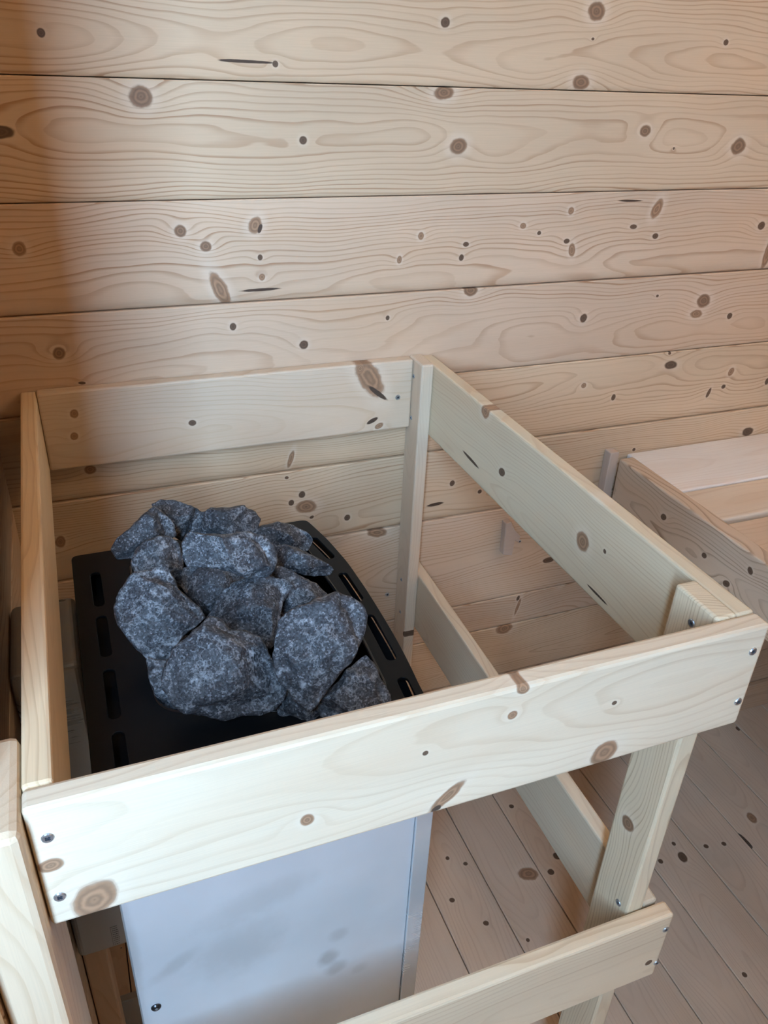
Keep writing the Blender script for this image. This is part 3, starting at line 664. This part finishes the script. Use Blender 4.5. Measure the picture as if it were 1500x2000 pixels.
ROCKS = [
 ([(48, 300), (75, 250), (140, 205), (190, 150), (250, 100), (300, 130), (345, 185), (360, 240), (300, 275), (210, 300), (150, 345), (85, 345)], -.072, 'slanting dark stone at the far corner of the heap beside the left flange', 1, .4, .4),
 ([(245, 90), (285, 66), (350, 66), (430, 95), (482, 125), (475, 170), (430, 215), (385, 265), (330, 240), (290, 180)], -.095, 'rounded grey stone at the very back of the heap', 2, .4, .4),
 ([(430, 230), (445, 175), (480, 130), (530, 105), (600, 108), (690, 95), (745, 125), (768, 160), (755, 200), (710, 245), (640, 270), (540, 280), (460, 280)], -.090, 'flat-topped stone at the back, behind the broad oval stone', 3, .36, .4),
 ([(400, 275), (430, 228), (520, 238), (600, 235), (700, 226), (790, 245), (835, 290), (850, 360), (830, 410), (790, 440), (700, 442), (650, 418), (560, 395), (470, 390), (415, 388), (403, 340)], -.034, 'broad oval stone with pale veins lying high in the heap', 4, .42, .4),
 ([(735, 215), (790, 190), (860, 175), (930, 190), (1000, 225), (1028, 262), (1000, 310), (950, 330), (880, 330), (800, 300), (745, 260)], -.110, 'low dark stone at the back against the curved flange', 5, .36, .36),
 ([(800, 330), (850, 290), (890, 283), (960, 308), (1030, 343), (1110, 385), (1127, 407), (1105, 430), (1030, 441), (970, 433), (900, 420), (840, 400)], -.100, 'pointed wedge-shaped stone jutting over the curved flange', 6, .4, .4),
 ([(143, 370), (165, 310), (215, 265), (275, 243), (330, 250), (375, 290), (392, 350), (392, 420), (380, 490), (320, 500), (230, 470), (165, 440)], -.080, 'smooth rounded stone above the long flat stone at the left', 7, .4, .4),
 ([(65, 590), (85, 520), (130, 450), (170, 420), (240, 408), (288, 366), (320, 398), (350, 450), (368, 495), (420, 540), (470, 590), (500, 640), (472, 665), (405, 725), (345, 795), (312, 848), (270, 860), (220, 832), (170, 782), (128, 730), (82, 650)], -.075, 'long flat-faced stone leaning at the left side of the heap', 8, .34, .36),
 ([(390, 430), (410, 395), (470, 385), (560, 392), (640, 412), (688, 440), (690, 520), (620, 600), (540, 640), (480, 610), (430, 545), (393, 490)], -.105, 'small speckled stone wedged in the middle of the heap', 9, .4, .4),
 ([(500, 660), (530, 610), (570, 550), (600, 500), (660, 460), (730, 430), (800, 438), (880, 458), (928, 490), (892, 540), (868, 600), (865, 680), (855, 750), (830, 790), (770, 790), (700, 780), (620, 760), (550, 710)], -.094, 'triangular stone with a pale patch in the centre of the heap', 10, .36, .36),
 ([(825, 435), (860, 393), (900, 400), (960, 440), (1040, 475), (1092, 525), (1080, 600), (1000, 640), (900, 660), (860, 640), (850, 560), (840, 480)], -.105, 'dark shadowed stone between the central stone and the big upright one', 11, .36, .4),
 ([(860, 650), (910, 615), (1000, 575), (1080, 545), (1130, 520), (1200, 545), (1265, 585), (1287, 640), (1275, 720), (1245, 790), (1215, 860), (1150, 930), (1100, 990), (1050, 1060), (1010, 1088), (960, 1045), (890, 965), (850, 900), (833, 830), (848, 740)], -.056, 'big upright stone with a flat pale face at the right of the heap', 12, .34, .34),
 ([(318, 860), (350, 790), (420, 730), (480, 690), (530, 638), (570, 650), (620, 700), (700, 720), (760, 740), (800, 790), (830, 860), (850, 920), (887, 980), (872, 1040), (840, 1085), (780, 1118), (690, 1104), (600, 1123), (480, 1118), (400, 1108), (350, 1062), (310, 980), (303, 910)], -.078, 'largest rugged peaked stone at the front of the heap on the basket rim', 13, .38, .34),
 ([(214, 835), (260, 850), (330, 850), (380, 930), (400, 1010), (390, 1095), (310, 1082), (262, 1040), (232, 960)], -.122, 'half-hidden stone in the rounded front corner of the basket', 14, .34, .4),
 ([(1045, 1075), (1090, 1010), (1140, 960), (1200, 895), (1282, 828), (1322, 860), (1352, 920), (1390, 980), (1407, 1025), (1380, 1110), (1250, 1150), (1130, 1150), (1070, 1115)], -.100, 'fine-grained blocky stone at the front beside the curved flange', 15, .34, .4),
 ([(850, 1030), (885, 960), (950, 1000), (1010, 1050), (1055, 1090), (1058, 1116), (1000, 1160), (920, 1160), (860, 1110)], -.120, 'small stone low at the front between the rugged and the blocky stone', 16, .34, .4),
]
for pts_, zc_, lab_, sd_, tf_, tb_ in ROCKS: stone(pts_, zc_, lab_, sd_, tf_, tb_, cuts=9)
# lower layer that carries the heap, seen only in the gaps
random.seed(11)
base = [(.145, .42), (.20, .43), (.26, .42), (.15, .35), (.21, .35), (.275, .35), (.15, .28), (.21, .28), (.275, .28), (.165, .225), (.225, .215), (.285, .21)]
for i, (x_, y_) in enumerate(base):
    n_ = 12; r0 = .027
    pts = [(r0 * random.uniform(.85, 1.1) * math.cos(2 * math.pi * k_ / n_), r0 * random.uniform(.85, 1.1) * math.sin(2 * math.pi * k_ / n_)) for k_ in range(n_)]
    o = link('sauna_stone', stone_mesh(pts, .025, .025, 40 + i, 6), STONE, None, (x_, y_, FZ - .205 if y_ < .3 else FZ - .185))
    o.rotation_euler = (0, 0, i)
    tag(o, 'dark stone buried under the top layer of the heap, seen only through gaps', 'stone', 'buried sauna stones')
